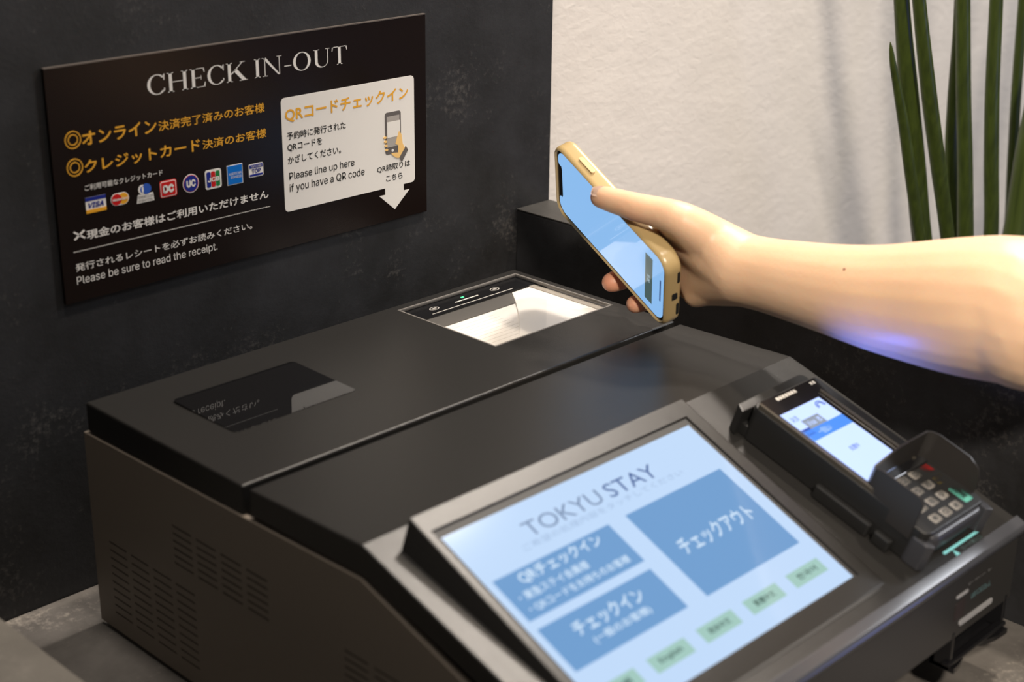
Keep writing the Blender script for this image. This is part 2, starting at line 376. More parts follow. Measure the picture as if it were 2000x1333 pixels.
L4 = logo(rrect(cx-a, cx+a, cy-h, cy+h, .0016), red, 'red rounded card mark with two white letters')
bm = bmesh.new(); bm.free()
sub(L4, rrect(cx-a*.92, cx+a*.92, cy-h*.91, cy+h*.91, .0014), M['white'], .00035); sub(L4, rrect(cx-a*.84, cx+a*.84, cy-h*.82, cy+h*.82, .0011), red, .00045)
text(SF, 'DC', (cx-a*.66, cy-h*.5), (cx+a*.66, cy+h*.5), M['white'], L4, c=.0006, bold=.07, px=False)
cx, cy = SF.uv((372.5, 358.5)); r = .0068
L5 = logo(circ(cx, cy, r), M['white'], 'round dark blue card mark with red and white rim')
sub(L5, circ(cx, cy, r*.92), red, .00032); sub(L5, circ(cx, cy, r*.86), blue, .00045)
text(SF, 'UC', (cx-r*.58, cy-r*.38), (cx+r*.56, cy+r*.42), M['white'], L5, c=.0006, bold=.05, px=False)
cx, cy = SF.uv((416.3, 349.7)); a, h = .0070, .0071
L6 = logo(rrect(cx-a, cx+a, cy-h, cy+h, .0018), M['white'], 'white rounded card mark with blue, red and green bars')
for k, m_ in enumerate((blue, red, grn)): sub(L6, rrect(cx-a*.82+k*a*.56, cx-a*.82+k*a*.56+a*.50, cy-h*.8, cy+h*.8, .0011), m_)
text(SF, 'JCB', (cx-a*.72, cy-h*.25), (cx+a*.76, cy+h*.22), M['white'], L6, c=.0005, bold=.04, px=False)
cx, cy = SF.uv((458.5, 340.8)); a, h = .0069, .0074
L7 = logo(R4(cx-a, cx+a, cy-h, cy+h), M['white'], 'square bright blue card mark with white lettering')
sub(L7, R4(cx-a*.93, cx+a*.93, cy-h*.93, cy+h*.93), sky)
text(SF, 'AMERICAN', (cx-a*.80, cy-h*.02), (cx+a*.80, cy+h*.24), M['white'], L7, c=.0005, px=False); text(SF, 'EXPRESS', (cx-a*.55, cy-h*.38), (cx+a*.80, cy-h*.12), M['white'], L7, c=.0005, px=False)
cx, cy = SF.uv((499.8, 332)); a, h = .0066, .0050
L8 = logo(rrect(cx-a, cx+a, cy-h, cy+h, .0011), M['white'], 'small white card mark with navy bars')
sub(L8, R4(cx-a*.9, cx+a*.9, cy-h*.86, cy-h*.56), blue); sub(L8, R4(cx-a*.9, cx+a*.9, cy+h*.36, cy+h*.86), blue)
text(SF, 'TOP', (cx-a*.62, cy-h*.42), (cx+a*.62, cy+h*.24), blue, L8, c=.0005, bold=.03, px=False); text(SF, 'TOKYU CARD', (cx-a*.75, cy+h*.46), (cx+a*.75, cy+h*.76), M['white'], L8, c=.0005, px=False)
# white panel with arrow
u0, v1 = SF.uv((547.5, 193)); u1, v0 = SF.uv((810, 354.2))
ux = lambda p: SF.uv(p)[0]
al, ar, ml, mr = ux((752, 375)), ux((788, 365)), ux((740.8, 384)), ux((799.3, 369.5)); at = ux((770.5, 408))
vs_ = SF.uv((752, 381))[1]; vt = SF.uv((771, 408.7))[1]
rr = rrect(u0, u1, v0, v1, .0035, 5)
top_, bot_ = rr[:12], rr[12:]
poly = top_+rr[12:18]+[(al, v0), (al, vs_), (ml, vs_), ((ml+mr)/2, vt), (mr, vs_), (ar, vs_), (ar, v0)]+rr[18:]
wp = link('notice_panel', plate(SF, poly, 0, .0003), M['white'], sign); tag(wp, 'white rounded panel with a down arrow')
for s, bl, tr, m, b in (
    ('QRコードチェックイン', (557.4, 241), (797, 167), 'orange', .022), ('予約時に発行された', (560.7, 274.5), (675, 236.5), 'ink', .012), ('QRコードを', (561.8, 297.5), (629, 267.5), 'ink', .012),
    ('かざしてください。', (562.8, 321.5), (665.7, 284), 'ink', .012), ('Please line up here', (565.7, 355.5), (692, 309.5), 'ink', .002), ('if you have a QR code', (566.5, 379.5), (712, 327), 'ink', .002),
    ('QR読取りは', (736.9, 339.5), (801, 311), 'ink', .012), ('こちら', (754.3, 355.5), (786, 336), 'ink', .012)):
    text(SF, s, bl, tr, M[m], wp, c=.0005, bold=b)
gr = plain('grey_print', srgb(95, 90, 88), .5); lg = plain('light_grey_print', srgb(160, 155, 150), .5); tan = plain('tan_print', srgb(232, 190, 120), .5)
ix0, iy1 = SF.uv((750.8, 221)); ix1, iy0 = SF.uv((783, 296.5))
ico = link('phone_picture', plate(SF, rrect(ix0, ix1, iy0, iy1, .0022), .0002, .0005), gr, wp)
W_ = ix1-ix0; H_ = iy1-iy0
sub(ico, R4(ix0+W_*.1, ix1-W_*.1, iy0+H_*.17, iy1-H_*.10), lg, .0006, 'picture_screen'); sub(ico, R4(ix0+W_*.12, ix1-W_*.06, iy0+H_*.40, iy0+H_*.77), M['white'], .0007, 'picture_card')
sub(ico, circ(ix0+W_*.45, iy0+H_*.08, .0012), M['white'], .0006, 'picture_button')
P = lambda a, b: (ix0+W_*a, iy0+H_*b)
sub(ico, [P(.72, .36), P(.86, .52), P(1.02, .42), P(1.08, .20), P(1.30, .02), P(1.02, -.14), P(.70, -.12), P(.45, -.04), P(.35, .02), P(.80, .0), P(.80, .18), P(.62, .22)], tan, .0008, 'picture_hand')
for k in range(4): sub(ico, circ(ix0-W_*.02+W_*.03*k, iy0+H_*(.42-.10*k), .0016, .0010, 12), tan, .0008, 'picture_finger')
sub(ico, [P(.86, -.12), P(1.28, .12), P(1.42, .02), P(1.02, -.24)], gr, .0009, 'picture_cuff')

# ================================================================== KIOSK
KX0, KX1 = 0.4753, 0.8790
TAN = math.tan(radians(18.5))
kz, ky = 0.1732, -0.3350                       # ridge where the cover starts to slope
fy = -0.5220; fz = kz-(ky-fy)*TAN              # front edge
kio = thing('check_in_kiosk', (0.68, -0.28, 0.0), 'black desktop self check-in kiosk with large tilted touch screen on the counter', 'kiosk')
# lid of the rear part, with an opening for the scanner window
LY0, LY1 = -0.0526, -0.2262; lz = 0.1702
wx0, wx1, wy0, wy1 = 0.7445, 0.8732, -0.1685, -0.0630
def framed(x0, x1, y0, y1, z0, z1, hx0, hx1, hy0, hy1, depth, b, ss=2):
    """a slab with a rectangular recess in its top"""
    bm = bmesh.new()
    def loop(xa, xb, ya, yb, z): return [bm.verts.new(p) for p in ((xa, ya, z), (xb, ya, z), (xb, yb, z), (xa, yb, z))]
    A = loop(x0, x1, y0, y1, z0); B = loop(x0, x1, y0, y1, z1); Cc = loop(hx0, hx1, hy0, hy1, z1); D = loop(hx0, hx1, hy0, hy1, z1-depth)
    for P_, Q_ in ((A, B), (B, Cc), (Cc, D)):
        for i in range(4): bm.faces.new((P_[i], P_[(i+1) % 4], Q_[(i+1) % 4], Q_[i]))
    bm.faces.new(A[::-1]); bm.faces.new(D)
    bmesh.ops.recalc_face_normals(bm, faces=bm.faces)
    es = [e for e in bm.edges if all(v in B for v in e.verts) or (e.verts[0] in A+B and e.verts[1] in A+B and abs(e.verts[0].co.z-e.verts[1].co.z) > 1e-4)]
    bmesh.ops.bevel(bm, geom=es, offset=b, segments=3, affect='EDGES', profile=0.5, clamp_overlap=True)
    return bm
lid = link('rear_lid', framed(KX0, KX1+.003, LY1, LY0, 0.1500, lz, wx0, wx1, wy0, wy1, 0.0135, 0.0018), M['cover'], kio); autosmooth(lid)
# front cover: wedge following the slope, drop at the front
n18 = Vector((0, -sin(radians(18.5)), cos(radians(18.5))))
prof = [(-0.2332, 0.1530), (-0.2332, 0.1706), (ky, kz), (fy+.002, fz+.002*TAN), (fy, fz-.004), (fy, fz-.009), (fy+.006, fz-.009), (ky-.003, kz-.0205), (ky, kz-.0200)]
cov = link('front_cover', prism_x(prof, KX0, KX1, 0.0016, 3), M['cover'], kio); autosmooth(cov, 5)
lip = link('front_lip', prism_x([(fy+.004, fz+.0026), (fy-.0030, fz-.0008), (fy-.0045, fz-.004), (fy-.0036, fz-.0075), (fy+.002, fz-.0075)], KX0+.0005, KX1+.0015, .0008, 2), plain('smoked_plastic', (0.05, 0.052, 0.06, 1), .22, spec=.7), kio); autosmooth(lip, 60)
# body sides (holes for the vents are cut), inside, front panel
side_prof = [(-.0485, .0030), (-.0490, .1480), (-.2300, .1508), (ky, .1528), (fy+.003, .1528-(ky-fy)*TAN), (fy+.003, .054), (-.440, .050), (-.405, .0030)]
SP = link('side_panel', prism_x(side_prof, KX0-.0012, KX0+.0030, .0005, 1), M['panel'], kio)
tag(SP, 'grey-brown metal left side with rows of vent slots')
XF = Frame((KX0-.0012, 0, 0), (0, -1, 0), (0, 0, 1))
z6 = lambda x, y: (140+x/2.042, 680+y/2.042)
def vents(tl, tr, bl, cols, rows, frac=.80):
    (a0, b0), (a1, b1), (a2, b2) = XF.uv(tl), XF.uv(tr), XF.uv(bl)
    out = []; px = (a1-a0)/(cols-1+frac); py = (b2-b0)/(rows-1)
    for i in range(cols):
        for j in range(rows):
            out.append((a0+i*px, a0+i*px+px*frac, b0+j*py))
    return out
slots = vents(z6(400, 708), z6(778, 922), z6(407, 853), 4, 6)+vents(z6(150, 772), z6(490, 978), z6(175, 1052), 4, 10)
g3a, g3b = XF.uv((672, 1270)); g3w = slots[6][0]-slots[0][0]; g3h = slots[1][2]-slots[0][2]
slots += [(g3a+i*g3w, g3a+i*g3w+g3w*.8, g3b+j*g3h) for i in range(4) for j in range(5)]
cb = []
for a, b, z in slots:
    cb.append(box(KX0-.006, KX0+.008, -b, -a, z-.00065, z+.00065))
cut = link('cutter', merge(cb), None, kio)
md = SP.modifiers.new('vents', 'BOOLEAN'); md.operation = 'DIFFERENCE'; md.solver = 'EXACT'; md.object = cut
dg = bpy.context.evaluated_depsgraph_get(); dg.update()
me2 = bpy.data.meshes.new_from_object(SP.evaluated_get(dg)); SP.modifiers.clear(); SP.data = me2
SP.data.materials.clear(); SP.data.materials.append(M['panel'])
bpy.data.objects.remove(cut)
link('side_panel', prism_x(side_prof, KX1-.0030, KX1+.0008, .0005, 1), M['panel'], kio)
inner = [(-.052, .012), (-.052, .1498), (-.2300, .1500), (ky, .1520), (fy+.006, .150-(ky-fy)*TAN), (fy+.006, .060), (-.440, .056), (-.400, .012)]
link('inner_body', prism_x(inner, KX0+.0062, KX1-.0032), M['dark'], kio)
link('base_plate', box(KX0+.004, KX1-.004, -.395, -.056, .0045, .0115), M['dark'], kio)
for x in (KX0+.02, KX1-.02):
    for y in (-.075, -.375):
        link('foot', box(x-.012, x+.012, y-.012, y+.012, .0002, .0046, .001), M['dark'], kio)
FF = Frame((0, fy, 0), (1, 0, 0), (0, 0, 1))
fp = link('front_panel', box(KX0, KX1, fy, fy+.0055, .0535, fz-.0095, .0008, 2), plain('front_plastic', (0.028, 0.027, 0.026, 1), .28, spec=.55), kio); autosmooth(fp)
pal = plain('pale_print', (.32, .32, .33, 1), .5)
text(FF, 'レシート', (1893, 1140), (1937, 1112), pal, fp, c=.0003); text(FF, 'RECEIPT', (1898, 1160), (1934, 1143), plain('teal_print', (.12, .22, .24, 1), .5), fp, c=.0003)
a = FF.uv((1872, 1222)); b = FF.uv((1938, 1165)); link('slot_marking', plate(FF, rrect(a[0], b[0], b[1]-.0045, b[1]-.0005, .0019), 0, .0006), pal, fp)
a = FF.uv((1868, 1172)); link('slot_marking', plate(FF, rrect(a[0], a[0]+.014, a[1], a[1]+.0022, .0008), 0, .0004), pal, fp)
link('printed_panel', plate(FF, rrect(a[0], a[0]+.012, a[1]-.016, a[1]-.0035, .0008), 0, .0004), plain('brown_print', (.03, .022, .02, 1), .4), fp)
# receipt outlet bracket hanging under the front panel
br = [box(.803, .806, fy-.0005, fy+.014, .030, .058, .0006), box(.8705, .8735, fy-.0005, fy+.014, .034, .058, .0006),
      box(.803, .8735, fy+.010, fy+.014, .030, .056, .0006), box(.800, .875, fy-.002, fy+.004, .0345, .0375, .0010)]
tp = bmesh.new()
N = 14; rows = []
for i in range(N+1):
    x = .803+(.8735-.803)*i/N; d = .0075*math.exp(-((x-.835)/.016)**2)
    rows.append([tp.verts.new((x, fy-.004+d, .0335)), tp.verts.new((x, fy+.012, .0335)), tp.verts.new((x, fy+.012, .0300)), tp.verts.new((x, fy-.004+d, .0300))])
for i in range(N):
    for k in range(4): tp.faces.new((rows[i][k], rows[i+1][k], rows[i+1][(k+1) % 4], rows[i][(k+1) % 4]))
tp.faces.new(rows[0][::-1]); tp.faces.new(rows[-1]); bmesh.ops.recalc_face_normals(tp, faces=tp.faces)
link('receipt_outlet', merge(br+[tp]), M['gloss'], kio)

# dark glass patch in the lid
TF = Frame((0, 0, lz), (1, 0, 0), (0, 1, 0))
DW = Frame((.5676, -.1271, lz+.0006), (1, 0, 0), (0, 1, .015))
link('dark_window', plate(DW, rrect(-.0504, .0505, -.0351, .0351, .0035), -.0010, .0002), M['mirror'], kio)
# ---- scanner window
wf = link('scanner_well', box(wx0+.0003, wx1-.0003, wy0+.0003, wy1-.0003, lz-.0133, lz-.0120), M['dark'], kio)
white_paper = plain('white_liner', (0.78, 0.745, 0.70, 1), .6)
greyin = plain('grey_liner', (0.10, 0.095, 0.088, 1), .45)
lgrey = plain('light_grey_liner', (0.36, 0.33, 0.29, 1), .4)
zt = lz-.0040
def tray():
    """white liner: ridged on the left, a sheet curling up on the right"""
    bms = [box(wx0+.0005, .8440, wy0+.0005, -.1050, zt-.002, zt-.0006), box(.8440, wx1-.0075, wy0+.0005, -.0850, zt-.0022, zt-.0004)]
    for k in range(11):
        y = -.1640+.0052*k; bms.append(box(wx0+.001, .800, y, y+.0026, zt-.0006, zt-.0004))
    return merge(bms)
link('liner', tray(), white_paper, wf)
left_edge = [(.7700+.0745*t+.0040*sin(pi*t), wy0+.0012+t*.0800) for t in [k/14 for k in range(15)]]
ZF = Frame((0, 0, zt), (1, 0, 0), (0, 1, 0))
link('liner_sheet', plate(ZF, left_edge+[(wx1-.0085, wy0+.0812), (wx1-.0085, wy0+.0012)], -.0004, .0009, .0003, 2), white_paper, wf)
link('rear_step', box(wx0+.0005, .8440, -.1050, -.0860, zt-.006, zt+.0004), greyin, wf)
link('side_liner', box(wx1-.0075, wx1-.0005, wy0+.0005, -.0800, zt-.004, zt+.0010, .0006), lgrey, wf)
link('rear_strip', box(wx0+.0005, wx1-.0005, -.0860, wy1-.0005, zt-.004, zt+.0015), M['gloss'], wf)
g, nt, p = new_mat('window_glass'); out = nt.nodes['Material Output']
tr_ = nt.nodes.new('ShaderNodeBsdfTransparent'); gl = nt.nodes.new('ShaderNodeBsdfGlossy'); gl.inputs['Roughness'].default_value = .02
fr_ = nt.nodes.new('ShaderNodeFresnel'); fr_.inputs['IOR'].default_value = 1.45; ms = nt.nodes.new('ShaderNodeMixShader')
nt.links.new(fr_.outputs[0], ms.inputs[0]); nt.links.new(tr_.outputs[0], ms.inputs[1]); nt.links.new(gl.outputs[0], ms.inputs[2]); nt.links.new(ms.outputs[0], out.inputs['Surface'])
bm = bmesh.new(); bm.faces.new([bm.verts.new(v) for v in ((wx0+.0005, wy0+.0005, lz-.0006), (wx1-.0005, wy0+.0005, lz-.0006), (wx1-.0005, wy1-.0005, lz-.0006), (wx0+.0005, wy1-.0005, lz-.0006))])
link('window_glass', bm, g, kio)
trim = plain('window_trim', (.16, .15, .14, 1), .3)
link('window_trim', merge([box(wx0-.001, wx1+.001, wy0-.001, wy0+.0004, lz-.002, lz+.0003), box(wx0-.001, wx1+.001, wy1-.0004, wy1+.001, lz-.002, lz+.0003), box(wx0-.001, wx0+.0004, wy0, wy1, lz-.002, lz+.0003), box(wx1-.0004, wx1+.001, wy0, wy1, lz-.002, lz+.0003)]), trim, kio)
GF = Frame((0, 0, lz-.0004), (1, 0, 0), (0, 1, 0)); wsp = plain('window_print', (.55, .52, .48, 1), .5)
bmz = []
for c in ((848, 603), (966, 565)):
    x, y = GF.uv(c); bmz += [ringplate(GF, x, y, .0040, .0046, 0, .0001, 24, .62), plate(GF, R4(x-.0022, x+.0022, y-.0007, y-.0003), 0, .0001), plate(GF, R4(x-.0018, x+.0022, y+.0003, y+.0008), 0, .0001)]
xa, ya = GF.uv((845, 614)); xb, yb = GF.uv((1000, 563)); bmz.append(plate(GF, R4(xa, xb, ya-.0003, ya+.0003), 0, .0001))
xa, ya = GF.uv((889, 591)); xb, yb = GF.uv((934, 577)); bmz.append(plate(GF, R4(xa, xb, ya-.0007, ya+.0006), 0, .0001))
link('window_marking', merge(bmz), wsp, kio)
x, y = GF.uv((903, 581)); link('green_light', plate(GF, R4(x-.0014, x+.0014, y-.0008, y+.0008), 0, .0002), glow('green_led', (.1, 1, .35, 1), 2.0), kio)

# ---- touch screen module
T24 = radians(24)
S_ = .58
slotv = Vector((0, -.8761*S_, .1988*S_))
MF = Frame((0, slotv.y, slotv.z), (1, 0, 0), (0, cos(T24), sin(T24)))
topv = (Vector((0, -.5997*S_, .3219*S_))-slotv).dot(MF.y)
mx0, mx1 = .8600*S_, 1.2700*S_
scA = MF.uv((862, 1052), -.0012); scB = MF.uv((1348, 829), -.0012); scC = MF.uv((1662, 1129), -.0012)
dx0, dx1, dy1, dy0 = scA[0], (scB[0]+scC[0])/2, (scA[1]+scB[1])/2, scC[1]
def cover_z(y): return kz-(ky-y)*TAN if y < ky else kz
bm = bmesh.new()
e = .0035
fo = [MF.at(mx0, .0005), MF.at(mx1, .0005), MF.at(mx1, topv), MF.at(mx0, topv)]
base = []
for q, dx, dy in ((fo[0], -.004, -.001), (fo[1], .002, -.001), (fo[2], .002, .002), (fo[3], -.0068, .0)):
    yy = q.y+dy; base.append(Vector((q.x+dx, yy, cover_z(yy)-.0015)))
hx0, hx1, hy0, hy1 = dx0-.0030, dx1+.0040, dy0-.0012, dy1+.0060
ho = [MF.at(hx0, hy0), MF.at(hx1, hy0), MF.at(hx1, hy1), MF.at(hx0, hy1)]
hd = [MF.at(hx0+.0008, hy0+.0005, -.0016), MF.at(hx1-.0008, hy0+.0005, -.0016), MF.at(hx1-.0008, hy1-.0008, -.0016), MF.at(hx0+.0008, hy1-.0008, -.0016)]
L_ = [[bm.verts.new(q) for q in qs] for qs in (base, fo, ho, hd)]
for A_, B_ in zip(L_, L_[1:]):
    for i in range(4): bm.faces.new((A_[i], A_[(i+1) % 4], B_[(i+1) % 4], B_[i]))
bm.faces.new(L_[3]); bmesh.ops.recalc_face_normals(bm, faces=bm.faces)
es = [ed for ed in bm.edges if all(v in L_[1] for v in ed.verts) or (any(v in L_[0] for v in ed.verts) and any(v in L_[1] for v in ed.verts))]
bmesh.ops.bevel(bm, geom=es, offset=.0012, segments=2, affect='EDGES', profile=.5)
bz = link('screen_bezel', bm, M['cover'], kio); autosmooth(bz)
link('screen_gasket', plate(MF, R4(hx0+.0008, hx1-.0008, hy0+.0005, hy1-.0008), -.0016, -.0014), M['dark'], kio)
CV = Frame((0, ky, kz), (1, 0, 0), (0, cos(radians(18.5)), sin(radians(18.5))))
vv = CV.uv((1718, 1150))
link('front_groove', plate(CV, R4(mx0+.02, vv[0], vv[1]-.0012, vv[1]+.0006), -.0002, .0004), M['dark'], kio)
E_bg = glow('screen_white', srgb(192, 218, 249), 1.0); E_bt = glow('screen_blue', srgb(108, 156, 206), 1.0); E_gr = glow('screen_green', srgb(160, 200, 190), 1.0)
E_wh = glow('screen_text', srgb(205, 228, 250), 1.0); E_t1 = glow('screen_title_grey', srgb(120, 142, 175), 1.0); E_t2 = glow('screen_title_blue', srgb(70, 100, 155), 1.0)
E_bk = glow('screen_dark_text', srgb(75, 105, 95), 1.0); E_fn = glow('screen_faint_text', srgb(160, 185, 218), 1.0)
ds = link('touch_screen', plate(MF, R4(dx0, dx1, dy0, dy1), -.0014, -.0012), E_bg, kio)
C0 = -.0011
def mquad(pts):
    q = [MF.uv(p, C0) for p in pts]
    return ((q[0][0]+q[3][0])/2, (q[1][0]+q[2][0])/2, (q[2][1]+q[3][1])/2, (q[0][1]+q[1][1])/2)
def sbtn(pts, mat, name='screen_button'):
    x0, x1, y0, y1 = mquad(pts); o = link(name, plate(MF, R4(x0, x1, y0, y1), C0-.0001, C0), mat, ds); return (x0, x1, y0, y1)
z5 = lambda x, y: (760+x/2, 780+y/2)
def st(s, box_, a0, a1, b0, b1, mat, bold=0.01):
    x0, x1, y0, y1 = box_; text(MF, s, (x0+(x1-x0)*a0, y0+(y1-y0)*b0), (x0+(x1-x0)*a1, y0+(y1-y0)*b1), mat, ds, c=C0+.00015, bold=bold, px=False)
B3 = sbtn([(1225, 1010), (1405, 912), (1560, 1062), (1380, 1165)], E_bt)
B1 = sbtn([z5(402, 712), z5(866, 488), z5(990, 635), z5(548, 873)], E_bt)
B2 = sbtn([z5(580, 905), z5(1020, 660), z5(1165, 812), z5(732, 1068)], E_bt)
st('チェックアウト', B3, .14, .90, .40, .58, E_wh, .02)
st('QRチェックイン', B1, .16, .86, .66, .95, E_wh, .03); st('・東急ステイ会員様', B1, .06, .64, .38, .57, E_wh, .02); st('・QRコードをお持ちのお客様', B1, .06, .92, .10, .29, E_wh, .02)
st('チェックイン', B2, .20, .80, .50, .82, E_wh, .03); st('(一般のお客様)', B2, .26, .76, .22, .42, E_wh, .02)
gq = [mquad([z5(1545, 685), z5(1665, 618), z5(1718, 668), z5(1590, 740)]), mquad([z5(1380, 795), z5(1500, 716), z5(1555, 765), z5(1425, 845)]), mquad([z5(1200, 905), z5(1335, 822), z5(1385, 868), z5(1245, 958)]), mquad([z5(1008, 1020), z5(1150, 935), z5(1200, 985), z5(1055, 1078)])]
gw = sum(q[1]-q[0] for q in gq)/4; gy0 = sum(q[2] for q in gq)/4; gy1 = sum(q[3] for q in gq)/4
xr = (gq[0][0]+gq[0][1])/2; xl_ = (gq[3][0]+gq[3][1])/2; pit = (xr-xl_)/3
for k, s in enumerate(('한국어', '繁體中文', '简体中文', 'English', '日本語')):
    c = xr-k*pit; link('language_button', plate(MF, R4(c-gw/2, c+gw/2, gy0, gy1), C0-.0001, C0), E_gr, ds)
    st(s, (c-gw/2, c+gw/2, gy0, gy1), .20, .80, .30, .72, E_bk, .02)
tl, tr2, tb = MF.uv((1012, 1024), C0), MF.uv((1267, 908), C0), MF.uv((1040, 1047), C0)
tm = MF.uv((1163, 975), C0)[0]; yT = (tl[1]+tr2[1])/2; hT = .0105
text(MF, 'TOKYU', (tl[0], yT-hT), (tl[0]+(tr2[0]-tl[0])*.56, yT), E_t1, ds, c=C0+.0001, px=False, plainfont=True); text(MF, 'STAY', (tl[0]+(tr2[0]-tl[0])*.61, yT-hT), (tr2[0], yT), E_t2, ds, c=C0+.0001, px=False, plainfont=True)
f1 = MF.uv((1027, 1078), C0); f2 = MF.uv((1335, 925), C0)
text(MF, 'ご希望の処理内容をタッチしてください', (f1[0], f1[1]), (f2[0], f1[1]+.0045), E_fn, ds, c=C0+.0001, px=False)

# ================================================================== CARD TERMINAL
KF = Frame((0, ky, kz), (1, 0, 0), (0, -cos(radians(18.5)), -sin(radians(18.5))))
# frame with x right, y up the slope so the normal points outwards
TFm = Frame((0, ky, kz), (1, 0, 0), (0, cos(radians(18.5)), sin(radians(18.5))))
term = thing('card_terminal', (0.80, -.45, .13), 'black payment card terminal with lit screen and keypad, at the kiosk right edge', 'card reader')
tx0, tx1 = .7650, .8345
H1 = .028
def tilted_box(x0, x1, v0, v1, c0, c1, b, seg=3, inset=0.0):
    return plate(TFm, rrect(x0, x1, -v1, -v0, .006, 4), c0, c1, b, seg)
o = link('cradle', merge([plate(TFm, [(tx0-.0045, -.0400), (tx1+.004, -.0400), (tx1+.004, -.0335), (tx1, -.0310), (tx0, -.0325)], .0002, .0200, .001, 2),
     plate(TFm, rrect(tx0+.001, tx1+.008, -.172, -.036, .004), .0002, .009, .001, 2)]), M['black'], term); autosmooth(o)
o = link('body', tilted_box(tx0, tx1, .0420, .1830, .0003, H1-.002, .003), M['black'], term); autosmooth(o)
frm = plain('dark_chrome', (.10, .09, .075, 1), .18, metal=.6)
for rr_ in (rrect(tx0+.0005, tx0+.0030, -.142, -.046, .001), rrect(tx1-.0140, tx1-.0115, -.135, -.056, .001)):
    link('frame_rail', plate(TFm, rr_, H1-.004, H1+.0014, .0005, 2), frm, term)
o = link('face', plate(TFm, rrect(tx0+.003, tx1-.002, -.140, -.0440, .003), H1-.003, H1, .0006, 2), M['gloss'], term)
ES = glow('terminal_white', srgb(176, 196, 245), 1.6); EB = glow('terminal_blue', srgb(70, 130, 225), 1.4); EG = glow('terminal_grey', srgb(150, 160, 175), 1.0); ED = glow('terminal_dark_blue', srgb(60, 90, 180), 1.0)
q0, q1, q2 = TFm.uv((1521, 813), H1+.0002), TFm.uv((1599, 776), H1+.0002), TFm.uv((1700, 941), H1+.0002)
tdx0, tdx1, tdy1, tdy0 = (q0[0]+q2[0])/2, q1[0], (q0[1]+q1[1])/2, q2[1]
td = link('display', plate(TFm, R4(tdx0, tdx1, tdy0, tdy1), H1, H1+.0002), ES, term)
def tb_(a0, a1, b0, b1, mat, name='display_bar'):
    W2, H2 = tdx1-tdx0, tdy1-tdy0
    return link(name, plate(TFm, R4(tdx0+W2*a0, tdx0+W2*a1, tdy1-H2*b1, tdy1-H2*b0), H1+.0002, H1+.0003), mat, td)
def tt(s, a0, a1, b0, b1, mat, bold=0.0):
    W2, H2 = tdx1-tdx0, tdy1-tdy0
    text(TFm, s, (tdx0+W2*a0, tdy1-H2*b1), (tdx0+W2*a1, tdy1-H2*b0), mat, td, c=H1+.0004, px=False, bold=bold)
tb_(0, 1, .27, .40, EB); tb_(.20, .62, .15, .27, EG); tb_(.0, .20, .24, .33, ED)
tt('決済', .05, .22, .07, .14, ED); tt('Visa  iD', .24, .58, .18, .24, ES); tt('一括払い', .25, .55, .30, .37, ES); tt('処理中', .38, .60, .60, .66, ED, .01)
x, y = tdx0+(tdx1-tdx0)*.86, tdy1-(tdy1-tdy0)*.09
link('contactless_mark', merge([ringplate(TFm, x, y, r, r+.0007, H1+.0002, H1+.0004, 16, 1, -20, 200) for r in (.0022, .0036)]), ED, td)
brand = plain('silver_print', (.5, .48, .44, 1), .4)
# maker's lettering is too blurred to read: only its bright strokes
link('face_marking', merge([plate(TFm, R4(tx0+.018+i*.0032, tx0+.0205+i*.0032, -.0494, -.0466), H1-.0001, H1+.0001) for i in range(7)]+[plate(TFm, R4(tx1-.013+i*.003, tx1-.011+i*.003, -.0492, -.0466), H1-.0001, H1+.0001) for i in range(2)]), brand, term)
# keypad block
kp = plain('keypad_plastic', (.035, .036, .042, 1), .3)
o = link('keypad_base', plate(TFm, rrect(tx0+.004, tx1-.004, -.1870, -.1370, .007, 5), .012, H1-.004, .003, 3), kp, term); autosmooth(o)
key_w = plain('grey_key', (.30, .28, .25, 1), .4); kt = plain('key_print', (.05, .05, .05, 1), .5)
def key(cx, cy, w, h, mat, s, sm, label=None):
    k_ = link('key', plate(TFm, rrect(cx-w/2, cx+w/2, cy-h/2, cy+h/2, .0016, 3), H1-.005, H1-.0020, .0006, 2), mat, term); autosmooth(k_)
    if label: tag(k_, label)
    if s: text(TFm, s, (cx-w*.28, cy-h*.26), (cx+w*.20, cy+h*.26), sm, k_, c=H1-.0018, px=False, bold=.02)
    return k_
KC = H1-.0020
cr = TFm.uv((1812, 915), KC); cyl = TFm.uv((1837, 935), KC); cg = TFm.uv((1873, 967), KC)
redk, yelk, grnk = plain('red_key', (.75, .02, .02, 1), .4), plain('yellow_key', (.95, .70, .05, 1), .4), plain('green_key', (.10, .38, .30, 1), .4)
kx = (cr[0]+cyl[0]+cg[0])/3
key(kx, cr[1], .0105, .0078, redk, '', None, 'red cancel key'); key(kx, cyl[1], .0105, .0078, yelk, '', None, 'yellow correction key'); key(kx, cg[1], .0105, .0150, grnk, 'OK', M['ink'], 'long green confirm key')
r0 = cr[1]+.0005; pitch = (TFm.uv((1820, 1017), KC)[1]-r0)/3
lab = ['1', '2', '3', '4', '5', '6', '7', '8', '9', '*', '0', '#']
for i in range(12):
    key(kx-.0125*(3-i % 3)-.001, r0+pitch*(i//3), .0100, .0074, key_w, lab[i], kt)
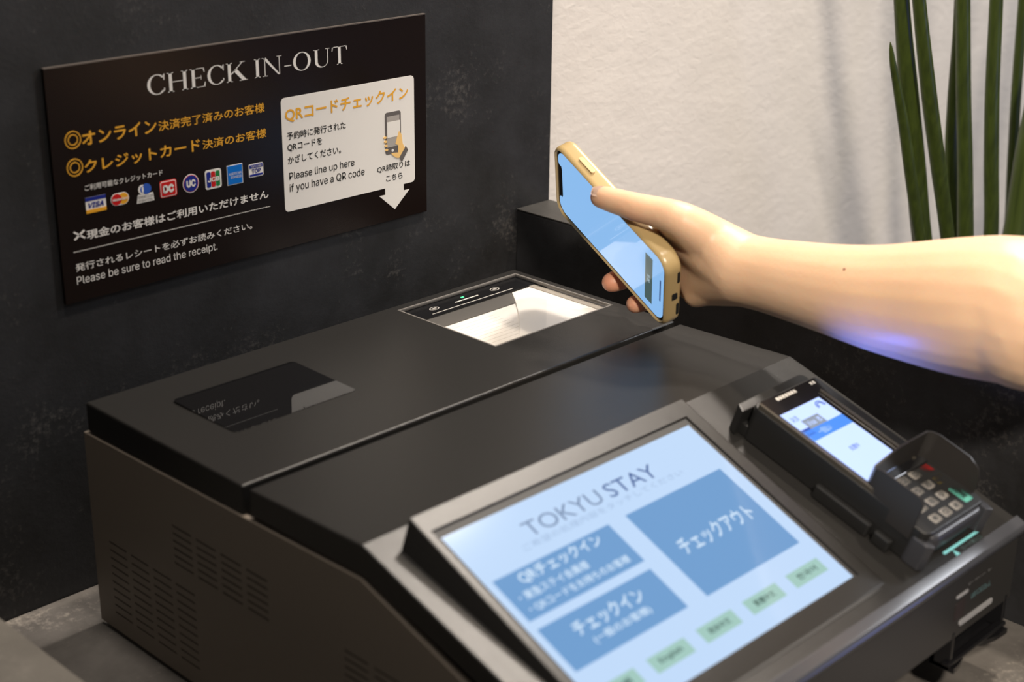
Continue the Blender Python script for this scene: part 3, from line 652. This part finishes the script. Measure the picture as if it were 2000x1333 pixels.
# privacy shield around the keys
sh = bmesh.new()
sx_0, sx_1, sv0, sv1 = tx0+.0005, tx1-.0005, .1345, .1730
path = [(sx_0-.0015, -sv1, .042), (sx_0-.001, -sv1+.004, .0455), (sx_0, -sv0-.006, .0445), (sx_0+.001, -sv0-.001, .042), (sx_0+.005, -sv0+.002, .041), (sx_0+.03, -sv0+.0025, .0465), (sx_1-.007, -sv0+.002, .0475), (sx_1-.004, -sv0-.001, .048), (sx_1-.002, -sv0-.006, .048), (sx_1+.000, -sv1+.010, .0465), (sx_1+.000, -sv1+.002, .043), (sx_1-.0005, -sv1-.002, .036)]
rows = []
for k, (x, y, h) in enumerate(path):
    q = path[max(k-1, 0)]; r_ = path[min(k+1, len(path)-1)]; d = Vector((r_[0]-q[0], r_[1]-q[1])).normalized(); nx, ny = d.y, -d.x
    lo = H1-.012
    rows.append([sh.verts.new(TFm.at(x, y, lo)), sh.verts.new(TFm.at(x, y+.001, h)), sh.verts.new(TFm.at(x+nx*.0013, y+ny*.0013+.001, h)), sh.verts.new(TFm.at(x+nx*.0013, y+ny*.0013, lo))])
for a_, b_ in zip(rows, rows[1:]):
    for k in range(4): sh.faces.new((a_[k], b_[k], b_[(k+1) % 4], a_[(k+1) % 4]))
sh.faces.new(rows[0][::-1]); sh.faces.new(rows[-1]); bmesh.ops.recalc_face_normals(sh, faces=sh.faces)
o = link('key_shield', sh, plain('shield_plastic', (.020, .018, .017, 1), .42), term); autosmooth(o, 40)
# clamps at the lower corners, latches on the left side
for x in (tx0+.002, tx1+.004):
    o = link('clamp', plate(TFm, [(x-.003, -.186), (x+.002, -.1890), (x+.004, -.184), (x+.0035, -.176), (x-.001, -.172), (x-.003, -.176)], .0002, .020, .0012, 2), kp, term); autosmooth(o)
for v0, v1 in ((.106, .150), (.153, .166)):
    o = link('latch', plate(TFm, rrect(tx0-.0060, tx0-.0005, -v1, -v0, .002), .0002, .010 if v0 < .15 else .009, .0015, 2), M['black'], term); autosmooth(o)
# card insertion mark on the cover
cyan = plain('cyan_print', (.22, .62, .66, 1), .4)
c0_, c1_ = TFm.uv((1843, 1083)), TFm.uv((1915, 1034))
yb_ = (c0_[1]+c1_[1])/2
mk = link('card_marking', merge([plate(TFm, rrect(c0_[0], c1_[0], yb_-.0010, yb_+.0010, .0009), 0, .0003), plate(TFm, [(c0_[0]+.009, yb_-.001), (c0_[0]+.0115, yb_-.0065), (c0_[0]+.0065, yb_-.0065)], 0, .0003)]), cyan, kio)
text(TFm, 'カード挿入口', (c0_[0]+.016, yb_-.0055), (c0_[0]+.040, yb_-.0022), plain('grey_teal_print', (.10, .16, .16, 1), .5), mk, px=False)
text(TFm, 'Insert card', (c0_[0]+.018, yb_-.0085), (c0_[0]+.038, yb_-.0063), plain('grey_teal_print', (.10, .16, .16, 1), .5), mk, px=False)
tb2 = [(.7985, .0)]

# ================================================================== PHONE
PC = Vector((.83688, -.19529, .24198))
pt = Vector((.169, .900, .402)).normalized(); prr = Vector((-.405, -.308, .861)); prr -= pt*prr.dot(pt); prr.normalize()
PF = Frame(PC, prr, pt)                       # x towards the phone's right, y towards its top, z out of the display
ph = thing('smartphone', PF.at(0, -.06, -.005), 'tilted smartphone in a thick gold case, held over the scanner window', 'phone')
pw, pl = .0646/2, .1398/2
def loft(fr, rings, cap0=True, cap1=True):
    bm = bmesh.new(); rows = [[bm.verts.new(fr.at(x, y, c)) for x, y in pts] for pts, c in rings]
    n = len(rows[0])
    for a_, b_ in zip(rows, rows[1:]):
        for i in range(n): bm.faces.new((a_[i], a_[(i+1) % n], b_[(i+1) % n], b_[i]))
    if cap0: bm.faces.new(rows[0][::-1])
    if cap1: bm.faces.new(rows[-1])
    bmesh.ops.recalc_face_normals(bm, faces=bm.faces); return bm
def waist(w, l, r, k):
    """rounded rectangle whose long sides are slightly waisted"""
    pts = []
    base_ = rrect(-w, w, -l, l, r, 10)
    dense = []
    for i in range(len(base_)):
        a_, b_ = Vector(base_[i]), Vector(base_[(i+1) % len(base_)])
        m_ = max(1, int((b_-a_).length/.006))
        for j in range(m_): dense.append(a_.lerp(b_, j/m_))
    for q in dense:
        s = cos(pi*min(1, abs(q.y)/l)/2)**2
        pts.append((q.x*(1-k*s), q.y))
    return pts
W0, L0 = pw+.0052, pl+.0052
rings = []
for ins, c in ((.0042, -.0125), (.0018, -.0122), (.0004, -.0108), (0, -.0085), (.0003, -.0055), (.0002, -.0025), (.0006, -.0005), (.0016, .0010), (.0026, .0014), (.0034, .0008), (.0036, -.0002)):
    rings.append((waist(W0-ins, L0-ins, .0135-ins, .03*(1-ins/.0045)), c))
cs = link('case', loft(PF, rings, True, False), plain('gold_case', (.40, .29, .135, 1), .32, spec=.6), ph, smooth=True); autosmooth(cs, 45)
link('screen_glass', plate(PF, rrect(-pw-.0019, pw+.0019, -pl-.0019, pl+.0019, .0115, 8), -.0008, -.0001), M['gloss'], ph)
PE = glow('phone_white', srgb(140, 188, 238), 1.0, .05, .5); PG = glow('phone_button_grey', srgb(72, 92, 92), 1.0, .05, .5); PD = glow('phone_dark', srgb(40, 60, 110), 1.0, .05); PW = glow('phone_text', srgb(190, 210, 225), 1.0)
# display outline with the notch at its top
nw, nh, nr = .0170, .0050, .0030
top = rrect(-pw, pw, -pl, pl, .0095, 8)
poly = [q for q in top if q[1] > 0 and q[0] > 0]+[(nw+.002, pl), (nw, pl-.0015), (nw, pl-nh+nr*.3), (nw-nr, pl-nh), (-nw+nr, pl-nh), (-nw, pl-nh+nr*.3), (-nw, pl-.0015), (-nw-.002, pl)]+[q for q in top if q[1] > 0 and q[0] < 0]+[q for q in top if q[1] < 0]
dp = link('display', plate(PF, poly, -.0001, .0001), PE, ph)
link('display_button', plate(PF, R4(-.0250, .0240, -.0560, -.0470), .0001, .0002), PG, dp)
text(PF, '戻る', (-.0040, -.0532), (.0040, -.0498), PW, dp, c=.0003, px=False)
link('home_bar', plate(PF, rrect(-.0115, .0115, -.0668, -.0654, .0006), .0001, .0002), PD, dp)
def side_box(x, y0, y1, c0, c1, th):
    fr = Frame(PF.at(x, 0, 0), PF.y, PF.z)    # normal = x of the phone
    return plate(fr, rrect(y0, y1, c0, c1, .0016, 4), -.001, th, .0004, 2)
o = link('power_button', side_box(W0, .0290, .0480, -.0075, -.0040, .0008), plain('gold_button', (.56, .43, .24, 1), .25, spec=.7), ph); autosmooth(o)
BFm = Frame(PF.at(0, -L0, 0), PF.x*-1, PF.z)
bfr = Frame(PF.at(0, -L0+.0002, 0), PF.x, PF.z)
for a0, a1, c0_, c1_ in ((.0120, .0230, -.0102, -.0080), (-.0050, .0015, -.0085, -.0040), (-.0230, -.0110, -.0102, -.0080)):
    o = link('port', plate(bfr, rrect(a0, a1, c0_, c1_, .0010), -.001, .0006), M['dark'], ph)

# ================================================================== ARM AND HAND
def W3(a, b, c): return PF.at(a/1000, b/1000, c/1000)
def D3(px, py, dist): return CAM+ray(px, py)*dist
def hull(balls):
    bm = bmesh.new()
    for p, r in balls: bmesh.ops.create_icosphere(bm, subdivisions=3, radius=r, matrix=Matrix.Translation(p))
    res = bmesh.ops.convex_hull(bm, input=bm.verts[:], use_existing_faces=False)
    kill = set(g for g in res['geom_interior'] if isinstance(g, bmesh.types.BMVert)) | set(g for g in res['geom_unused'] if isinstance(g, bmesh.types.BMVert))
    bmesh.ops.delete(bm, geom=list(kill), context='VERTS')
    # drop the old sphere faces that are not part of the hull
    keep = set(g for g in res['geom'] if isinstance(g, bmesh.types.BMFace))
    bmesh.ops.delete(bm, geom=[f for f in bm.faces if f not in keep], context='FACES_ONLY')
    return bm
def chain(pts): return [hull([pts[i], pts[i+1]]) for i in range(len(pts)-1)]
mm = .001
wr_up = Vector((0, 0, 1))
wrist = W3(27, -101, -45)
thumb = [(D3(1172, 386, 1.119), 7.6*mm), (D3(1182, 387, 1.116), 8.8*mm), (D3(1212, 396, 1.109), 9.6*mm), (D3(1243, 405, 1.102), 10.4*mm), (D3(1285, 415, 1.096), 11.2*mm), (D3(1335, 433, 1.090), 13.5*mm), (D3(1392, 470, 1.100), 17*mm)]
index = [(W3(26, -36, -26), 11*mm), (W3(6, 0, -22), 8.6*mm), (W3(-8, 20, -21), 7.6*mm), (W3(-20, 33, -20), 7*mm)]
midf = [(W3(4, -34, -29), 10.5*mm), (W3(-18, 0, -24), 8.6*mm), (W3(-38, 12, -20), 7.8*mm), (W3(-46.5, 19, -13), 7*mm)]
ringf = [(W3(-11, -40, -29), 10*mm), (W3(-32, -14, -24), 8.4*mm), (W3(-48, -8, -15), 8.2*mm), (W3(-50, -5.5, -6), 8.6*mm), (W3(-50, -4, 1), 8.0*mm)]
pink = [(W3(-22, -52, -27), 9*mm), (W3(-36, -42, -22), 7.6*mm), (W3(-45, -37, -13), 7.4*mm), (W3(-48, -35, -6), 7.6*mm), (W3(-48.5, -33, -1), 7.2*mm)]
cmc = (D3(1400, 492, 1.112), 19*mm)
heel_u = (D3(1372, 552, 1.130), 17*mm)       # little-finger side of the palm's heel
heel_l = (D3(1360, 575, 1.128), 10*mm)
wr = (D3(1452, 528, 1.098), 26*mm); wr_b = (D3(1460, 520, 1.110), 25*mm)
arm = [wr, (D3(1500, 538, 1.088), 26.2*mm), (D3(1560, 551, 1.075), 28.2*mm), (D3(1630, 566, 1.060), 31*mm), (D3(1720, 583, 1.043), 35.5*mm), (D3(1800, 592, 1.030), 40*mm), (D3(1890, 600, 1.015), 44.5*mm), (D3(1980, 606, 1.002), 46.5*mm), (D3(2070, 616, .992), 44*mm),
       (D3(2070, 616, .992)+Vector((.060, -.042, .050)), 44*mm), (D3(2070, 616, .992)+Vector((.130, -.095, .125)), 48*mm), (D3(2070, 616, .992)+Vector((.200, -.150, .200)), 52*mm)]
def dense(pts, k=5):
    out_ = []; n = len(pts)
    for i in range(n-1):
        a_, b_, c_, d_ = pts[max(i-1, 0)], pts[i], pts[i+1], pts[min(i+2, n-1)]
        for q in range(k):
            t = q/k; f = lambda A_, B_, C_, D_: B_+(C_-A_)*(.5*t)+(A_*2-B_*5+C_*4-D_)*(.5*t*t)+(B_*3-A_-C_*3+D_)*(.5*t**3)
            out_.append((f(a_[0], b_[0], c_[0], d_[0]), f(a_[1], b_[1], c_[1], d_[1])))
    return out_+[pts[-1]]
elbow = arm[8][0].copy(); arm = dense(arm); thumb_d = dense(thumb, 3)
parts = chain(thumb_d)+chain(index)+chain(midf)+chain(ringf)+chain(pink)+chain(arm)
parts += [hull([cmc, wr, index[0], midf[0]]), hull([wr, midf[0], ringf[0]]), hull([wr, ringf[0], pink[0], heel_u]), hull([cmc, heel_u, midf[0], ringf[0], wr]), hull([heel_u, heel_l, (wrist, 20*mm)]),
          hull([thumb[-2], thumb[-1], index[0]]), hull([thumb[-1], cmc, wr]), hull([thumb[-2], thumb[-1], cmc])]
hb = merge(parts)
me = bpy.data.meshes.new('person'); hb.to_mesh(me); hb.free()
tmp = bpy.data.objects.new('tmp', me); COL.objects.link(tmp)
md = tmp.modifiers.new('r', 'REMESH'); md.mode = 'VOXEL'; md.voxel_size = .0016; md.use_smooth_shade = True
md = tmp.modifiers.new('s', 'SMOOTH'); md.factor = .5; md.iterations = 14
dg = bpy.context.evaluated_depsgraph_get(); dg.update()
me = bpy.data.meshes.new_from_object(tmp.evaluated_get(dg)); bpy.data.objects.remove(tmp)
def skin():
    m, nt, p = new_mat('skin'); L = nt.links.new
    tc = nt.nodes.new('ShaderNodeTexCoord')
    n1 = nt.nodes.new('ShaderNodeTexNoise'); n1.inputs['Scale'].default_value = 22; n1.inputs['Detail'].default_value = 4
    mx = nt.nodes.new('ShaderNodeMix'); mx.data_type = 'RGBA'; mx.inputs[6].default_value = (.56, .36, .225, 1); mx.inputs[7].default_value = (.63, .425, .28, 1)
    n2 = nt.nodes.new('ShaderNodeTexNoise'); n2.inputs['Scale'].default_value = 420; n2.inputs['Detail'].default_value = 4
    bp = nt.nodes.new('ShaderNodeBump'); bp.inputs['Strength'].default_value = .18; bp.inputs['Distance'].default_value = .0008
    L(tc.outputs['Object'], n1.inputs['Vector']); L(tc.outputs['Object'], n2.inputs['Vector']); at = nt.nodes.new('ShaderNodeAttribute'); at.attribute_name = 'flush'; m2 = nt.nodes.new('ShaderNodeMix'); m2.data_type = 'RGBA'; m2.inputs[7].default_value = (.66, .22, .13, 1)
    L(n1.outputs['Fac'], mx.inputs[0]); L(mx.outputs[2], m2.inputs[6]); L(at.outputs['Fac'], m2.inputs[0]); L(m2.outputs[2], p.inputs['Base Color'])
    L(n2.outputs['Fac'], bp.inputs['Height']); L(bp.outputs['Normal'], p.inputs['Normal'])
    p.inputs['Roughness'].default_value = .48; p.inputs['Subsurface Weight'].default_value = .40; p.inputs['Subsurface Radius'].default_value = (1, .35, .18); p.inputs['Subsurface Scale'].default_value = .011
    return m
M['skin'] = skin()
fl = me.attributes.new('flush', 'FLOAT', 'POINT')
tips = [(ringf[-1][0], .75, .016), (pink[-1][0], .6, .014), (midf[-1][0], .7, .014), (thumb[0][0]-PF.x*.006, .45, .014), (thumb[3][0]-Vector((0, 0, .012)), .5, .014)]
for v in me.vertices:
    fl.data[v.index].value = max(a_*math.exp(-((v.co-t_).length/d_)**2) for t_, a_, d_ in tips)
person = link('person', me, M['skin'], None, smooth=True, base=(elbow.x, elbow.y, elbow.z))
tag(person, 'bare right arm and hand reaching in from the right, gripping the phone', 'person')
nailm = plain('nail', (.66, .48, .38, 1), .22, spec=.6)
def nail(c, along, out, L1_, W1_, th=.0008):
    along = along.normalized(); out = (out-along*out.dot(along)).normalized(); side = along.cross(out)
    bm = bmesh.new(); rows = []
    for i in range(9):
        u = -1+2*i/8; row = []
        for j in range(9):
            v = -1+2*j/8; wv = W1_*sqrt(max(0, 1-(abs(u)**3)*.65))
            row.append(bm.verts.new(c+along*(u*L1_)+side*(v*wv)+out*(-(v*v)*W1_*.42-max(0, u)**2*.0006)))
        rows.append(row)
    for i in range(8):
        for j in range(8): bm.faces.new((rows[i][j], rows[i+1][j], rows[i+1][j+1], rows[i][j+1]))
    bmesh.ops.solidify(bm, geom=bm.faces[:], thickness=th); bmesh.ops.recalc_face_normals(bm, faces=bm.faces)
    return link('nail', bm, nailm, person, smooth=True)
td_ = (thumb[0][0]-thumb[2][0]).normalized()
tout = (Vector((0, 0, 1))*.75+(CAM-thumb[0][0]).normalized()*.55)
tout = (tout-td_*tout.dot(td_)).normalized()
nail(thumb[0][0].lerp(thumb[1][0], .55)+tout*.0083, td_, tout, .0070, .0062)
from mathutils.bvhtree import BVHTree
bv = BVHTree.FromPolygons([tuple(v.co+Vector(elbow)) for v in person.data.vertices], [tuple(p.vertices) for p in person.data.polygons])
hp, hn, _, _ = bv.ray_cast(CAM, ray(1649, 526))
if hp is not None:
    mb = bmesh.new(); bmesh.ops.create_icosphere(mb, subdivisions=2, radius=.0011)
    q = hn.to_track_quat('Z', 'Y').to_matrix().to_4x4()
    bmesh.ops.transform(mb, matrix=Matrix.Translation(hp) @ q @ Matrix.Diagonal((1, 1, .35, 1)), verts=mb.verts)
    link('mole', mb, plain('mole_brown', (.20, .09, .045, 1), .5), person, smooth=True)
# ================================================================== PLANT
leafm, nt, p = new_mat('leaf_green'); L = nt.links.new
tc = nt.nodes.new('ShaderNodeTexCoord'); mp = nt.nodes.new('ShaderNodeMapping'); mp.inputs['Scale'].default_value = (260, 260, 3)
n1 = nt.nodes.new('ShaderNodeTexNoise'); n1.inputs['Scale'].default_value = 1.0; n1.inputs['Detail'].default_value = 2
mx = nt.nodes.new('ShaderNodeMix'); mx.data_type = 'RGBA'; mx.inputs[6].default_value = (.014, .022, .006, 1); mx.inputs[7].default_value = (.060, .088, .014, 1)
L(tc.outputs['Object'], mp.inputs['Vector']); L(mp.outputs['Vector'], n1.inputs['Vector']); L(n1.outputs['Fac'], mx.inputs[0]); L(mx.outputs[2], p.inputs['Base Color'])
p.inputs['Roughness'].default_value = .33
PLX, PLY = hit((1895, 900), 1, -.19)[0], -.19
plant = thing('snake_plant', (PLX, PLY, -ZC), 'snake plant with tall dark green spear leaves in front of the plaster wall', 'plant')
def leaf(pts, y, bot=(1893, 1010)):
    """pts: (pixel x, pixel y, width in pixels) from the tip downwards, in the plane Y = y"""
    P3 = []
    for x, yy, wd in pts:
        q = hit((x, yy), 1, y); P3.append((q, wd*(q-CAM).length/FPX/2))
    base_ = Vector((PLX+(P3[-1][0].x-PLX)*.25, PLY+(y-PLY)*.4, -.16)); P3.append((base_, P3[-1][1]*.9))
    # resample with Catmull-Rom
    out_ = []
    n = len(P3)
    for i in range(n-1):
        a_, b_, c_, d_ = P3[max(i-1, 0)], P3[i], P3[i+1], P3[min(i+2, n-1)]
        for k in range(6):
            t = k/6
            f = lambda A_, B_, C_, D_: B_+(C_-A_)*(.5*t)+(A_*2-B_*5+C_*4-D_)*(.5*t*t)+(B_*3-A_-C_*3+D_)*(.5*t**3)
            out_.append((f(a_[0], b_[0], c_[0], d_[0]), max(.0004, f(a_[1], b_[1], c_[1], d_[1]))))
    out_.append(P3[-1])
    bm = bmesh.new(); rows = []; vdir = Vector((.86, .46, 0)).normalized(); sd = Vector((vdir.y, -vdir.x, 0))
    M_ = 18
    for q, r in out_:
        row = []
        for k in range(M_):
            an = 2*pi*k/M_; g = 1-.05*(k % 3 == 0)
            row.append(bm.verts.new(q+sd*(r*cos(an)*g)+vdir*(r*.72*sin(an)*g)))
        rows.append(row)
    for a_, b_ in zip(rows, rows[1:]):
        for k in range(M_): bm.faces.new((a_[k], b_[k], b_[(k+1) % M_], a_[(k+1) % M_]))
    bm.faces.new(rows[0]); bm.faces.new(rows[-1][::-1]); bmesh.ops.recalc_face_normals(bm, faces=bm.faces)
    return link('leaf', bm, leafm, plant, smooth=True)
leaf([(1739, 82, 2), (1741, 100, 9), (1745, 130, 14), (1754, 180, 18), (1766, 252, 22), (1781, 360, 24), (1797, 468, 24), (1830, 640, 27)], -.205)
leaf([(1745, -420, 6), (1752, -250, 30), (1761, 0, 31), (1775, 180, 38), (1788, 320, 40), (1801, 468, 40), (1828, 640, 38)], -.190)
leaf([(1768, -380, 6), (1780, -200, 24), (1795, 0, 27), (1814, 180, 31), (1832, 320, 31), (1851, 468, 28), (1868, 640, 28)], -.215)
leaf([(1880, -300, 6), (1878, -100, 20), (1872, 60, 22), (1862, 200, 24), (1858, 330, 26), (1868, 468, 24), (1880, 640, 24)], -.170)
leaf([(1878, -400, 6), (1880, -200, 26), (1881, 0, 28), (1882, 180, 29), (1885, 320, 30), (1886, 468, 32), (1889, 640, 32)], -.200)
leaf([(1958, -400, 6), (1953, -200, 24), (1946, 0, 26), (1938, 180, 28), (1936, 320, 29), (1935, 468, 29), (1918, 640, 30)], -.205)
leaf([(2030, -400, 6), (2015, -200, 22), (1999, 0, 20), (1985, 180, 20), (1977, 320, 20), (1968, 468, 20), (1935, 640, 24)], -.165)
leaf([(2080, -60, 6), (2062, 60, 40), (2036, 180, 54), (2012, 300, 56), (1985, 468, 56), (1940, 660, 52)], -.215)
leaf([(2120, -260, 6), (2090, 0, 34), (2060, 180, 38), (2030, 340, 40), (2004, 468, 40), (1950, 640, 38)], -.180)
pot = bmesh.new(); rows = []
for r, z in ((.0, -.87), (.115, -.88), (.125, -.86), (.150, -.16), (.148, -.150), (.138, -.150), (.136, -.185), (0, -.185)):
    rows.append([pot.verts.new((PLX+.02+r*cos(2*pi*k/36), PLY+r*sin(2*pi*k/36), z-(.02 if z < -.8 else 0))) for k in range(36)] if r > 0 else [pot.verts.new((PLX+.02, PLY, z-(.02 if z < -.8 else 0)))])
for a_, b_ in zip(rows, rows[1:]):
    if len(a_) == 1:
        for k in range(36): pot.faces.new((a_[0], b_[(k+1) % 36], b_[k]))
    elif len(b_) == 1:
        for k in range(36): pot.faces.new((a_[k], a_[(k+1) % 36], b_[0]))
    else:
        for k in range(36): pot.faces.new((a_[k], a_[(k+1) % 36], b_[(k+1) % 36], b_[k]))
bmesh.ops.recalc_face_normals(pot, faces=pot.faces)
link('pot', pot, plain('planter', (.09, .085, .08, 1), .5), plant, smooth=False)
